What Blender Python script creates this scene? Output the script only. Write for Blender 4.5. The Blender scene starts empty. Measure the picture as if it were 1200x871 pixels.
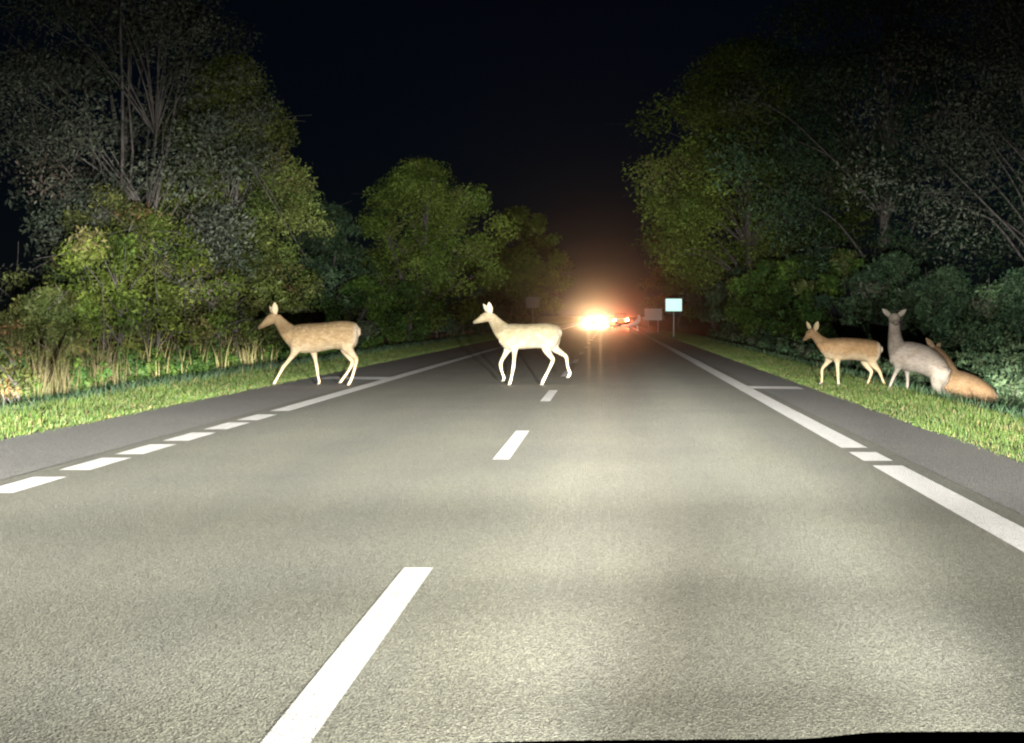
import bpy, math, random
import numpy as np
from mathutils import Vector, Matrix
R = math.radians
rng = np.random.default_rng(7)
random.seed(7)
sc = bpy.context.scene
C = sc.collection

# ---------------------------------------------------------------- camera
F_PX = 2000.0; CX = 715.0; CY = 370.0; H = 1.25          # photo pixels (1200 x 871), eye height
cam_d = bpy.data.cameras.new('camera')
cam = bpy.data.objects.new('camera', cam_d); C.objects.link(cam)
cam.location = (0, 0, H); cam.rotation_euler = (R(90), 0, 0)
cam_d.sensor_width = 36; cam_d.lens = F_PX / 1200 * 36
cam_d.shift_x = -(CX - 600) / 1200; cam_d.shift_y = -(435.5 - CY) / 1200
cam_d.clip_start = 0.05; cam_d.clip_end = 3000
sc.camera = cam
# ---------------------------------------------------------------- world: night sky
w = bpy.data.worlds.new('World'); sc.world = w; w.use_nodes = True
nt = w.node_tree; nt.nodes.clear()
sky = nt.nodes.new('ShaderNodeTexSky'); sky.sky_type = 'NISHITA'; sky.sun_disc = False
sky.sun_elevation = R(28); sky.sun_rotation = R(200); sky.dust_density = 0; sky.ozone_density = 8; sky.altitude = 2000
bgn = nt.nodes.new('ShaderNodeBackground'); bgn.inputs['Strength'].default_value = 0.0005
wo = nt.nodes.new('ShaderNodeOutputWorld')
nt.links.new(sky.outputs[0], bgn.inputs[0]); nt.links.new(bgn.outputs[0], wo.inputs[0])
# ---------------------------------------------------------------- render settings
sc.view_settings.view_transform = 'Standard'; sc.view_settings.look = 'None'
sc.view_settings.exposure = 0; sc.view_settings.gamma = 1
sc.render.engine = 'CYCLES'
sc.cycles.max_bounces = 5; sc.cycles.diffuse_bounces = 2; sc.cycles.glossy_bounces = 2
sc.cycles.transmission_bounces = 3; sc.cycles.volume_bounces = 0; sc.cycles.transparent_max_bounces = 8
sc.cycles.use_denoising = True
sc.cycles.caustics_reflective = False; sc.cycles.caustics_refractive = False
sc.cycles.filter_width = 2.2
HEAD_W = 300000.0          # each low/high beam of the car the camera sits in
GLARE_DENSITY = 0.0001

# ================================================================ helpers
def link(o, parent=None):
    C.objects.link(o)
    if parent: o.parent = parent
    return o
def tag(o, label=None, cat=None, group=None, kind=None):
    if label: o['label'] = label
    if cat: o['category'] = cat
    if group: o['group'] = group
    if kind: o['kind'] = kind
    return o
def empty(name, loc=(0, 0, 0), rz=0, s=1):
    o = bpy.data.objects.new(name, None); C.objects.link(o)
    o.location = loc; o.rotation_euler = (0, 0, rz); o.scale = (s, s, s); o.empty_display_size = .3
    return o
class MB:
    """collects verts and faces, then builds one mesh object"""
    def __init__(s): s.v = []; s.f = []; s.n = 0; s.mi = []
    def add(s, v, f, m=0):
        s.v.extend([tuple(map(float, p)) for p in v]); s.f.extend([tuple(i + s.n for i in q) for q in f])
        s.mi += [m] * len(f); s.n += len(v)
    def box(s, x0, x1, y0, y1, z0, z1, m=0):
        v = [(x, y, z) for z in (z0, z1) for y in (y0, y1) for x in (x0, x1)]
        s.add(v, [(0, 2, 3, 1), (4, 5, 7, 6), (0, 1, 5, 4), (2, 6, 7, 3), (0, 4, 6, 2), (1, 3, 7, 5)], m)
    def loft(s, pts, seg=12, sub=3, cap=True, m=0, upright=False):
        """pts: (x,y,z,r_side,r_up); tangent frames with a horizontal side vector"""
        P = np.array(pts, float)
        if sub > 1 and len(P) > 2:
            Q = []
            for i in range(len(P) - 1):
                a, b, c, d = P[max(i - 1, 0)], P[i], P[i + 1], P[min(i + 2, len(P) - 1)]
                for k in range(sub):
                    t = k / sub
                    Q.append(.5 * ((2 * b) + (c - a) * t + (2 * a - 5 * b + 4 * c - d) * t * t + (3 * b - a - 3 * c + d) * t ** 3))
            Q.append(P[-1]); P = np.array(Q)
        P[:, 3:] = np.maximum(P[:, 3:], .002)
        n = len(P); T = np.gradient(P[:, :3], axis=0)
        if upright: T[:, 2] = 0
        T /= np.linalg.norm(T, axis=1)[:, None] + 1e-9
        V = []
        side0 = None
        rings = []
        def ring(c, t, rs, ru):
            nonlocal side0
            up = np.array((0, 0, 1.)) if abs(t[2]) < .8 or side0 is None else None
            if up is not None and abs(t[2]) < .97: sd = np.cross(up, t)
            else: sd = side0 if side0 is not None else np.array((0, 1., 0))
            sd = sd - t * np.dot(sd, t); sd /= np.linalg.norm(sd) + 1e-9
            if side0 is not None and np.dot(sd, side0) < 0: sd = -sd
            side0 = sd
            nn = np.cross(t, sd)
            return [c + sd * rs * math.cos(a) + nn * ru * math.sin(a) for a in np.linspace(0, 2 * math.pi, seg, endpoint=False)]
        if cap:
            r = min(P[0, 3], P[0, 4]); rings.append(ring(P[0, :3] - T[0] * r * .55, T[0], P[0, 3] * .6, P[0, 4] * .6))
        for i in range(n): rings.append(ring(P[i, :3], T[i], P[i, 3], P[i, 4]))
        if cap:
            r = min(P[-1, 3], P[-1, 4]); rings.append(ring(P[-1, :3] + T[-1] * r * .55, T[-1], P[-1, 3] * .6, P[-1, 4] * .6))
        for q in rings: V.extend(q)
        F = []
        for i in range(len(rings) - 1):
            for j in range(seg):
                a = i * seg + j; b = i * seg + (j + 1) % seg
                F.append((a, b, b + seg, a + seg))
        F.append(tuple(range(seg))[::-1]); F.append(tuple((len(rings) - 1) * seg + j for j in range(seg)))
        s.add(V, F, m)
    def mesh(s, name):
        me = bpy.data.meshes.new(name); me.from_pydata(s.v, [], s.f)
        me.polygons.foreach_set('material_index', s.mi); me.update(); return me
    def build(s, name, mats, parent=None, smooth=False, bevel=0, subsurf=0):
        me = s.mesh(name)
        for m in (mats if isinstance(mats, (list, tuple)) else [mats]): me.materials.append(m)
        o = link(bpy.data.objects.new(name, me), parent)
        if smooth: me.polygons.foreach_set('use_smooth', [True] * len(me.polygons))
        if bevel:
            b = o.modifiers.new('bevel', 'BEVEL'); b.width = bevel; b.segments = 2; b.limit_method = 'ANGLE'
        if subsurf:
            b = o.modifiers.new('sub', 'SUBSURF'); b.levels = b.render_levels = subsurf
        return o
def quads_mesh(name, V, col=None, mat=None, parent=None, k=4):
    """V (n,k,3) separate faces, col (n,3) colour per face"""
    n = len(V)
    me = bpy.data.meshes.new(name)
    me.vertices.add(n * k); me.vertices.foreach_set('co', V.reshape(-1).astype(np.float32))
    me.loops.add(n * k); me.loops.foreach_set('vertex_index', np.arange(n * k, dtype=np.int32))
    me.polygons.add(n); me.polygons.foreach_set('loop_start', np.arange(0, n * k, k, dtype=np.int32))
    me.update(calc_edges=True)
    if col is not None:
        a = me.color_attributes.new('Col', 'FLOAT_COLOR', 'POINT')
        c = np.ones((n, k, 4), np.float32); c[:, :, :3] = col[:, None, :]
        a.data.foreach_set('color', c.reshape(-1))
    if mat: me.materials.append(mat)
    return link(bpy.data.objects.new(name, me), parent)
def copy_tree(o, parent=None):
    c = o.copy(); C.objects.link(c)
    if parent: c.parent = parent
    for ch in o.children: copy_tree(ch, c)
    return c
def norm(a): return a / (np.linalg.norm(a, axis=-1, keepdims=True) + 1e-9)

# ================================================================ materials
def mat(name, col=(.5, .5, .5), rough=.6, metal=0, emit=None, estr=0, spec=.5):
    m = bpy.data.materials.new(name); m.use_nodes = True
    b = m.node_tree.nodes['Principled BSDF']
    b.inputs['Base Color'].default_value = (*col, 1); b.inputs['Roughness'].default_value = rough
    b.inputs['Metallic'].default_value = metal; b.inputs['Specular IOR Level'].default_value = spec
    if emit: b.inputs['Emission Color'].default_value = (*emit, 1); b.inputs['Emission Strength'].default_value = estr
    return m
def N(m, t, **kw):
    n = m.node_tree.nodes.new(t)
    for k, v in kw.items():
        if k in n.inputs: n.inputs[k].default_value = v
        else: setattr(n, k, v)
    return n
def L(m, a, b): m.node_tree.links.new(a, b)
def ramp(m, fac, stops):
    r = N(m, 'ShaderNodeValToRGB'); e = r.color_ramp.elements
    while len(e) < len(stops): e.new(.5)
    for q, (p, c) in zip(e, stops): q.position = p; q.color = (*c, 1) if len(c) == 3 else c
    L(m, fac, r.inputs[0]); return r.outputs[0]
def mixc(m, f, a, b, mode='MIX'):
    x = N(m, 'ShaderNodeMix', data_type='RGBA', blend_type=mode)
    for i, v in ((0, f), (6, a), (7, b)):
        if hasattr(v, 'links'): L(m, v, x.inputs[i])
        else: x.inputs[i].default_value = v if i == 0 else (*v, 1)
    return x.outputs[2]

def asphalt(name, ca, cb, wear=True):
    m = mat(name, rough=.72, spec=.35); b = m.node_tree.nodes['Principled BSDF']
    g = N(m, 'ShaderNodeNewGeometry'); P = g.outputs['Position']
    n1 = N(m, 'ShaderNodeTexVoronoi', Scale=95.); L(m, P, n1.inputs['Vector'])        # aggregate stones
    n2 = N(m, 'ShaderNodeTexNoise', Scale=130., Detail=2.); L(m, P, n2.inputs['Vector'])
    n3 = N(m, 'ShaderNodeTexNoise', Scale=.55, Detail=4.); L(m, P, n3.inputs['Vector'])
    n5 = N(m, 'ShaderNodeTexNoise', Scale=28., Detail=3., Roughness=.7); L(m, P, n5.inputs['Vector'])
    c = ramp(m, n1.outputs['Color'], [(.15, tuple(v * .82 for v in ca)), (.85, tuple(v * 1.12 for v in cb))])
    c = mixc(m, .75, c, ramp(m, n2.outputs['Fac'], [(.32, (.5, .5, .5)), (.68, (1.5, 1.5, 1.45))]), 'MULTIPLY')
    c = mixc(m, .8, c, ramp(m, n5.outputs['Fac'], [(.3, (.84, .84, .84)), (.7, (1.16, 1.16, 1.14))]), 'MULTIPLY')
    c = mixc(m, .5, c, ramp(m, n3.outputs['Fac'], [(.3, (.84, .85, .87)), (.7, (1.14, 1.13, 1.08))]), 'MULTIPLY')
    if wear:                                                                        # polished wheel paths along the lane
        sx = N(m, 'ShaderNodeSeparateXYZ'); L(m, P, sx.inputs[0])
        mp = N(m, 'ShaderNodeMapping'); mp.inputs['Scale'].default_value = (1, .06, 1); L(m, P, mp.inputs[0])
        n4 = N(m, 'ShaderNodeTexNoise', Scale=1.6, Detail=3.); L(m, mp.outputs[0], n4.inputs['Vector'])
        c = mixc(m, .45, c, ramp(m, n4.outputs['Fac'], [(.3, (.78, .79, .82)), (.65, (1.14, 1.12, 1.04))]), 'MULTIPLY')
        wv = N(m, 'ShaderNodeMath', operation='MULTIPLY_ADD'); L(m, sx.outputs[0], wv.inputs[0]); wv.inputs[1].default_value = 1 / 8.; wv.inputs[2].default_value = .65
        def g3(v): return (v, v, v * .98)
        c = mixc(m, 1., c, ramp(m, wv.outputs[0], [(.06, g3(.8)), (.12, g3(.84)), (.2, g3(1.04)), (.33, g3(.93)), (.45, g3(1.0)),
                 (.52, g3(1.0)), (.62, g3(1.12)), (.69, g3(.92)), (.8, g3(1.14)), (.87, g3(.98)), (.93, g3(.8))]), 'MULTIPLY')
    L(m, c, b.inputs['Base Color'])
    b.inputs['Coat Weight'].default_value = .004; b.inputs['Coat Roughness'].default_value = .2
    bp = N(m, 'ShaderNodeBump', Strength=1., Distance=.014)
    hh = N(m, 'ShaderNodeMath', operation='MULTIPLY_ADD'); L(m, n2.outputs['Fac'], hh.inputs[0]); hh.inputs[1].default_value = .35
    L(m, n1.outputs['Distance'], hh.inputs[2])
    L(m, hh.outputs[0], bp.inputs['Height']); L(m, bp.outputs[0], b.inputs['Normal'])
    return m
M = {}
M['asphalt'] = asphalt('asphalt', (.128, .132, .112), (.19, .195, .165))
M['shoulder'] = asphalt('shoulder_asphalt', (.13, .131, .126), (.195, .195, .19), False)
def paint_mat():
    m = mat('road_paint', rough=.55); b = m.node_tree.nodes['Principled BSDF']
    b.inputs['Sheen Weight'].default_value = .75; b.inputs['Sheen Roughness'].default_value = .35   # glass beads: bright at grazing light
    g = N(m, 'ShaderNodeNewGeometry')
    n = N(m, 'ShaderNodeTexNoise', Scale=90., Detail=3.); L(m, g.outputs['Position'], n.inputs['Vector'])
    n2 = N(m, 'ShaderNodeTexNoise', Scale=11., Detail=8., Roughness=.75); L(m, g.outputs['Position'], n2.inputs['Vector'])
    L(m, mixc(m, 1., ramp(m, n.outputs['Fac'], [(.3, (.25, .25, .235)), (.5, (.38, .38, .355))]), ramp(m, n2.outputs['Fac'], [(.36, (.42, .42, .42)), (.47, (1, 1, 1))]), 'MULTIPLY'), b.inputs['Base Color'])
    bp = N(m, 'ShaderNodeBump', Strength=1., Distance=.04); L(m, n.outputs['Fac'], bp.inputs['Height']); L(m, bp.outputs[0], b.inputs['Normal'])
    return m
M['paint'] = paint_mat()
def ground_mat():
    m = mat('soil', rough=.95); b = m.node_tree.nodes['Principled BSDF']
    g = N(m, 'ShaderNodeNewGeometry')
    n = N(m, 'ShaderNodeTexNoise', Scale=9., Detail=5.); L(m, g.outputs['Position'], n.inputs['Vector'])
    L(m, ramp(m, n.outputs['Fac'], [(.3, (.035, .045, .016)), (.55, (.07, .095, .03)), (.75, (.12, .12, .05))]), b.inputs['Base Color'])
    bp = N(m, 'ShaderNodeBump', Strength=1., Distance=.08); L(m, n.outputs['Fac'], bp.inputs['Height']); L(m, bp.outputs[0], b.inputs['Normal'])
    return m
M['soil'] = ground_mat()
def leaf_mat(name, trans=.35, rough=.6):
    m = bpy.data.materials.new(name); m.use_nodes = True; t = m.node_tree; t.nodes.clear()
    a = N(m, 'ShaderNodeVertexColor', layer_name='Col')
    p = N(m, 'ShaderNodeBsdfPrincipled', Roughness=rough); p.inputs['Specular IOR Level'].default_value = .25
    tr = N(m, 'ShaderNodeBsdfTranslucent'); mx = N(m, 'ShaderNodeMixShader'); mx.inputs[0].default_value = trans
    o = N(m, 'ShaderNodeOutputMaterial')
    L(m, a.outputs[0], p.inputs['Base Color']); L(m, a.outputs[0], tr.inputs[0])
    L(m, p.outputs[0], mx.inputs[1]); L(m, tr.outputs[0], mx.inputs[2]); L(m, mx.outputs[0], o.inputs[0])
    return m
M['leaf'] = leaf_mat('foliage'); M['grass'] = leaf_mat('grass_blades', .3)
def bark_mat():
    m = mat('bark', rough=.9); b = m.node_tree.nodes['Principled BSDF']
    tc = N(m, 'ShaderNodeTexCoord'); mp = N(m, 'ShaderNodeMapping'); mp.inputs['Scale'].default_value = (9, 9, 1.5); L(m, tc.outputs['Object'], mp.inputs[0])
    n = N(m, 'ShaderNodeTexNoise', Scale=2., Detail=5.); L(m, mp.outputs[0], n.inputs['Vector'])
    L(m, ramp(m, n.outputs['Fac'], [(.35, (.04, .035, .03)), (.65, (.13, .12, .11))]), b.inputs['Base Color'])
    bp = N(m, 'ShaderNodeBump', Strength=.8, Distance=.05); L(m, n.outputs['Fac'], bp.inputs['Height']); L(m, bp.outputs[0], b.inputs['Normal'])
    return m
M['bark'] = bark_mat()
def coat_mat():
    m = mat('deer_coat', rough=.85, spec=.2); b = m.node_tree.nodes['Principled BSDF']
    a = N(m, 'ShaderNodeVertexColor', layer_name='Col')
    tc = N(m, 'ShaderNodeTexCoord'); mp = N(m, 'ShaderNodeMapping'); mp.inputs['Scale'].default_value = (14, 40, 40); L(m, tc.outputs['Object'], mp.inputs[0])
    n = N(m, 'ShaderNodeTexNoise', Scale=1., Detail=5., Roughness=.7); L(m, mp.outputs[0], n.inputs['Vector'])
    n2 = N(m, 'ShaderNodeTexNoise', Scale=9., Detail=4.); L(m, tc.outputs['Object'], n2.inputs['Vector'])
    c = mixc(m, .8, a.outputs[0], ramp(m, n.outputs['Fac'], [(.3, (.6, .56, .5)), (.7, (1.3, 1.3, 1.3))]), 'MULTIPLY')
    c = mixc(m, .7, c, ramp(m, n2.outputs['Fac'], [(.32, (.82, .77, .68)), (.68, (1.12, 1.13, 1.16))]), 'MULTIPLY')
    L(m, c, b.inputs['Base Color'])
    bp = N(m, 'ShaderNodeBump', Strength=.6, Distance=.012); L(m, n.outputs['Fac'], bp.inputs['Height']); L(m, bp.outputs[0], b.inputs['Normal'])
    return m
M['coat'] = coat_mat()
M['hoof'] = mat('hoof_horn', (.03, .025, .02), .5)
M['eye'] = mat('eye_gloss', (.01, .008, .005), .08)
M['nose'] = mat('nose_skin', (.02, .018, .018), .4)
M['car_black'] = mat('black_car_paint', (.003, .003, .004), .6, spec=0.)
M['car_grey'] = mat('grey_car_paint', (.12, .13, .14), .25, .5)
M['glass'] = mat('dark_glass', (.01, .012, .014), .05)
M['tyre'] = mat('tyre_rubber', (.015, .015, .015), .85)
M['alloy'] = mat('wheel_alloy', (.4, .4, .42), .3, 1)
M['chrome'] = mat('chrome_trim', (.7, .66, .55), .2, 1)
M['plastic'] = mat('black_plastic', (.012, .012, .012), .5)
M['lamp_white'] = mat('lit_headlamp', (.8, .8, .8), .3, 0, (1, .8, .5), 900)
M['lamp_red'] = mat('lit_tail_lamp', (.4, .02, .01), .3, 0, (1, .16, .04), 600)
M['lens'] = mat('own_headlamp_lens', (.8, .8, .8), .1, 0, (1, .95, .85), 10)
M['plate'] = mat('number_plate_yellow', (.6, .45, .05), .5)
M['steel'] = mat('galvanised_steel', (.35, .36, .36), .5, .6)
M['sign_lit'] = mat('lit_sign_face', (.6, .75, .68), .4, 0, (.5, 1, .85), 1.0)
M['sign_back'] = mat('grey_sign_back', (.42, .38, .34), .6)
M['rail'] = mat('white_barrier_paint', (.8, .8, .78), .4)

# ================================================================ ground
def gz(x, y):
    """ground height: flat road, verges, a ditch on each side, low banks"""
    x = np.asarray(x, float); y = np.asarray(y, float)
    right = np.interp(x, [3.4, 4.7, 5.4, 6.4, 7.2, 8.6, 12, 40, 400], [-.012, -.02, -.2, -.62, -.45, .1, .35, .5, .5])
    left = np.interp(-x, [6.0, 7.8, 8.5, 9.2, 10.5, 14, 40, 400], [-.012, -.04, -.25, -.2, .1, .3, .5, .5])
    z = np.where(x > 0, right, left)
    amp = np.clip((np.abs(x + 1.3) - 5.6) / 2, 0, 1)
    return z + amp * .05 * (np.sin(x * 1.7 + y * .31) * np.sin(y * .53 + x * .2))
xs = np.concatenate([[-400, -150, -60, -30, -20], np.arange(-14, -5.9, .45), [-6.05], [-3, 0, 3], np.arange(3.4, 14, .45), [20, 30, 60, 150, 400]])
xs = np.unique(np.round(xs, 3))
ys = np.concatenate([np.arange(-20, 60, 1.0), np.arange(60, 160, 3.), np.arange(160, 420, 20), [500, 800, 1500]])
gx, gy = np.meshgrid(xs, ys); gzz = gz(gx, gy)
gzz = np.where((gx > -6.0) & (gx < 3.4), -.03, gzz)
mb = MB(); nx = len(xs)
mb.add(np.stack([gx.ravel(), gy.ravel(), gzz.ravel()], 1), [(j * nx + i, j * nx + i + 1, (j + 1) * nx + i + 1, (j + 1) * nx + i) for j in range(len(ys) - 1) for i in range(nx - 1)])
tag(mb.build('ground', M['soil'], smooth=True), 'grassy ground with shallow ditches beside the road', kind='structure')

def strip(x0, x1, y0, y1, z, m, name, parent=None, dy=8, wob0=0, wob1=0):
    mb = MB(); yy = np.arange(y0, y1 + dy, dy); yy[-1] = y1
    if len(yy) < 2: yy = np.array([y0, y1])
    V = []
    for q in yy:
        V += [(x0 + wob0 * math.sin(q * 1.3) * math.sin(q * .37 + 1), q, z), (x1 + wob1 * math.sin(q * 1.1 + 2) * math.sin(q * .43), q, z)]
    mb.add(V, [(2 * i, 2 * i + 1, 2 * i + 3, 2 * i + 2) for i in range(len(yy) - 1)])
    return mb.build(name, m, parent)
road = tag(strip(-4.62, 2.58, -20, 420, 0, M['asphalt'], 'road'), 'worn grey asphalt carriageway with one lane each way', kind='structure')
tag(strip(-6.12, -4.61, -20, 420, -.004, M['shoulder'], 'shoulder', dy=.7, wob0=.06), 'darker asphalt shoulder along the left edge line', kind='structure')
tag(strip(2.57, 3.5, -20, 420, -.004, M['shoulder'], 'shoulder', dy=.7, wob1=.06), 'narrow darker asphalt shoulder along the right edge line', kind='structure')
def mark(name, x0, x1, y0, y1, z=.004, skew=0):
    mb = MB(); n = max(1, int((y1 - y0) / 4)) if y1 - y0 < 60 else 20
    V = []
    for i in range(n + 1):
        y = y0 + (y1 - y0) * i / n; V += [(x0, y, z), (x1, y + skew, z)]
    mb.add(V, [(2 * i, 2 * i + 1, 2 * i + 3, 2 * i + 2) for i in range(n)])
    return mb.build(name, M['paint'], road)
mark('edge_line', 2.18, 2.43, 16.1, 400)
mark('edge_line', 2.18, 2.43, 14.65, 15.6)
mark('edge_line', 2.18, 2.43, -10, 14.2)
mark('edge_line', -4.45, -4.2, 22.3, 400)
for a in (20.35, 18.72, 17.0, 15.35, 13.78, 12.0, 10.3, 8.7): mark('edge_block', -4.46, -4.2, a, a + 1.2)
for k in range(-1, 16): mark('centre_dash', -1.02, -.875, 4.75 + 10.05 * k, 8.45 + 10.05 * k)
mark('cross_mark', -5.75, -4.46, 33.6, 35.0, .003, -.3)
mark('cross_mark', 2.44, 3.3, 29.2, 30.2, .003, -.2)

# ================================================================ grass
def blades(name, n, xf, y0, y1, hmin, hmax, cols, label, wid=.0045, lean=.8, power=1.6, fx=None, dry=.15):
    u = rng.random(n); y = y0 * (y1 / y0) ** (u ** (1 / power)) if power else y0 + (y1 - y0) * u
    x = xf(rng.random(n), y); z = gz(x, y)
    h = (hmin + (hmax - hmin) * rng.random(n) ** 1.5) * (fx(x, y) if fx else 1)
    th = rng.random(n) * 2 * math.pi; ln = (rng.random(n) * lean) * h
    wd = wid * (0.7 + .8 * rng.random(n)) * np.clip(y / 22, .7, 3.2)
    ax = rng.normal(0, .5, n)
    s = np.stack([np.cos(ax), np.sin(ax), 0 * ax], 1) * wd[:, None]
    base = np.stack([x, y, z - .02], 1); d = np.stack([np.cos(th), np.sin(th), 0 * th], 1)
    mid = base + d * (ln * .35)[:, None] + np.array([0, 0, 1.]) * (h * .6)[:, None]
    tip = base + d * ln[:, None] + np.array([0, 0, 1.]) * h[:, None]
    V = np.stack([base - s, base + s, mid + s * .7, tip, mid - s * .7], 1)
    ci = rng.random(n)[:, None]; c = np.array(cols[0]) * (1 - ci) + np.array(cols[1]) * ci
    patch = (.5 + .5 * np.sin(x * 2.1 + 1.3 * np.sin(y * .7)) * np.sin(y * .9 + x))[:, None]
    c = c * (.75 + .45 * patch)
    dm = rng.random(n) < dry; c[dm] = np.array([.14, .12, .05]) * (.6 + .5 * rng.random((dm.sum(), 1)))
    o = quads_mesh(name, V, c, M['grass'], k=5)
    return tag(o, label, 'grass', kind='stuff')
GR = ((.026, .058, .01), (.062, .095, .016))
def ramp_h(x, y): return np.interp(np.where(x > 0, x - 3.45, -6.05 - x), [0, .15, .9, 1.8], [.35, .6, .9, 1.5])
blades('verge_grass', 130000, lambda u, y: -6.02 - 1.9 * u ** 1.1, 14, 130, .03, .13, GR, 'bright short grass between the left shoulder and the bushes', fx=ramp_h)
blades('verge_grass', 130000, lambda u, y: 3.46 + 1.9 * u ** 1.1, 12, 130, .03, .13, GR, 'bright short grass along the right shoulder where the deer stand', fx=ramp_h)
blades('ditch_grass', 30000, lambda u, y: -7.6 - 1.7 * u, 20, 120, .1, .32, ((.014, .035, .016), (.03, .06, .025)), 'long grass in the left ditch below the bushes, darkened for the ditch shadow', dry=.03)  # blade colours darkened to stand in for the ditch shadow
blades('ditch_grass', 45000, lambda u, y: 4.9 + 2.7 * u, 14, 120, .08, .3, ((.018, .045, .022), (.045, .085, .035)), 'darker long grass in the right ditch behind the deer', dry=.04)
blades('dry_reeds', 950, lambda u, y: -8.9 - 1.6 * u, 25.5, 32.5, .4, 1.35, ((.14, .12, .055), (.2, .17, .08)), 'tall dry straw coloured reeds at the left edge below the bushes', wid=.0035, lean=.5, power=0, dry=.4)
blades('dry_reeds', 300, lambda u, y: -8.9 - 1.2 * u, 33.5, 46, .4, 1.2, ((.3, .26, .12), (.36, .34, .14)), 'thin dry stalks between the left bushes and the ditch', wid=.008, lean=.45, power=0, dry=.4)

# ================================================================ trees and shrubs
def leaves(cent, rad, count, size, cols, droop=0, flat=.75, r=rng):
    """leaf faces scattered in clumps: cent (k,3), rad (k,), count per clump"""
    k = len(cent); cnt = np.maximum(4, (count * (rad / rad.mean()) ** 2).astype(int)); idx = np.repeat(np.arange(k), cnt); n = len(idx)
    d = norm(r.normal(size=(n, 3))); rr = r.random(n) ** .45
    off = d * (rr * rad[idx])[:, None]; off[:, 2] = off[:, 2] * flat - droop * rr * rad[idx] * r.random(n)
    p = cent[idx] + off
    nn = norm(norm(off) * .6 + r.normal(size=(n, 3)) * .6 + np.array([0, 0, .4]))
    a = norm(np.cross(nn, r.normal(size=(n, 3)))); b = np.cross(nn, a)
    s = size * (.55 + .9 * r.random(n))[:, None]
    V = np.stack([p - a * s, p - b * s * .42 + a * s * .1, p + a * s, p + b * s * .42 + a * s * .1], 1)
    cl = r.random(k)[idx][:, None]; cj = r.random(n)[:, None]
    c = np.array(cols[0]) * (1 - cl) + np.array(cols[1]) * cl
    c = c * (.5 + .9 * cj) * (.55 + .9 * r.random(k))[idx][:, None]
    if len(cols) > 2:
        q = (r.random(k) < .07)[idx] & (r.random(n) < .75); c[q] = np.array(cols[2]) * (.7 + .6 * cj[q])
    return V, c
def tube_pts(mb, pts, r0, r1, seg=6):
    n = len(pts); mb.loft([(p[0], p[1], p[2], r0 + (r1 - r0) * i / (n - 1), r0 + (r1 - r0) * i / (n - 1)) for i, p in enumerate(pts)], seg=seg, sub=2, cap=False)
def limb(a, b, sag, r, n=4):
    a = np.array(a, float); b = np.array(b, float); out = []
    for i in range(n + 1):
        t = i / n; p = a + (b - a) * t; p[2] += sag * math.sin(math.pi * t); p += r.normal(0, .05, 3) * np.linalg.norm(b - a) * .3 * math.sin(math.pi * t)
        out.append(p)
    return out
def tree(loc, h, cr, base, cols, seed, label, cat='tree', name='tree', nclump=70, per=170, size=.1, trunk_r=.22, stems=1, droop=.2, group=None, lean=(0, 0), twigs=True, squash=1., parts=True):
    r = np.random.default_rng(seed)
    root = empty(name, loc); tag(root, label, cat, group)
    tb = MB()
    ch = h - base; cents = []; rads = []
    tops = []
    for s in range(stems):
        a = r.random() * 6.28; sp = (.0 if stems == 1 else .45)
        x0, y0 = (0, 0) if stems == 1 else (math.cos(a) * .3, math.sin(a) * .3)
        x1, y1 = lean[0] + math.cos(a) * sp * cr, lean[1] + math.sin(a) * sp * cr
        hh = h * (.92 if s == 0 else .62 + .25 * r.random())
        pts = [(x0 + (x1 - x0) * t ** 1.3 + r.normal(0, .06), y0 + (y1 - y0) * t ** 1.3 + r.normal(0, .06), -.25 + (hh + .25) * t) for t in np.linspace(0, 1, 7)]
        tube_pts(tb, pts, trunk_r / math.sqrt(stems), trunk_r * .12, 8); tops.append(pts)
    for i in range(nclump):
        # crown volume: rounded, widest at 45 % of its height, uneven outline
        t = r.random() ** .85; ang = r.random() * 6.28
        prof = math.sin(math.pi * min(1, .12 + .88 * (t ** .8))) ** .6
        lob = 1 + .28 * math.sin(ang * 3 + seed) + .16 * math.sin(ang * 5 + seed * 2 + t * 6)
        rad = cr * prof * lob * (.35 + .65 * r.random() ** .5)
        c = np.array([lean[0] * t + math.cos(ang) * rad, lean[1] * t + math.sin(ang) * rad * squash, base + ch * t])
        cents.append(c); rads.append(cr * (.13 + .13 * r.random()) + .12)
        st = tops[i % stems]; k = min(6, max(1, int(6 * (c[2] * .75) / h))); a = st[k]
        if i % 4 == 0:
            rr = trunk_r * .28 * (1 - k / 9)
            lp = limb(a, c, .12 * cr, r)
            tube_pts(tb, lp, max(.014, rr), .008, 5)
            if twigs:
                for q in range(3):
                    e = c + r.normal(0, 1, 3) * rads[-1] * .9; tube_pts(tb, limb(c, e, 0, r, 2), .011, .004, 4)
    tb.build('trunk', M['bark'], root, smooth=True)
    V, col = leaves(np.array(cents), np.array(rads), per, size, cols, droop, r=r)
    quads_mesh('crown', V, col, M['leaf'], root)
    return root
OL = ((.055, .08, .022), (.11, .12, .035), (.17, .11, .045))
GN = ((.035, .085, .02), (.085, .15, .025), (.11, .13, .04))
YG = ((.085, .125, .03), (.16, .195, .05), (.14, .14, .05))
DK = ((.035, .075, .04), (.07, .12, .055), (.08, .09, .06))
BG = ((.08, .13, .022), (.17, .21, .04), (.22, .2, .08))
WD = ((.045, .09, .05), (.1, .14, .08), (.09, .11, .08))
FG = ((.1, .17, .03), (.18, .25, .05), (.2, .22, .07))
GY = ((.06, .08, .055), (.1, .115, .085), (.12, .1, .08))
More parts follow.
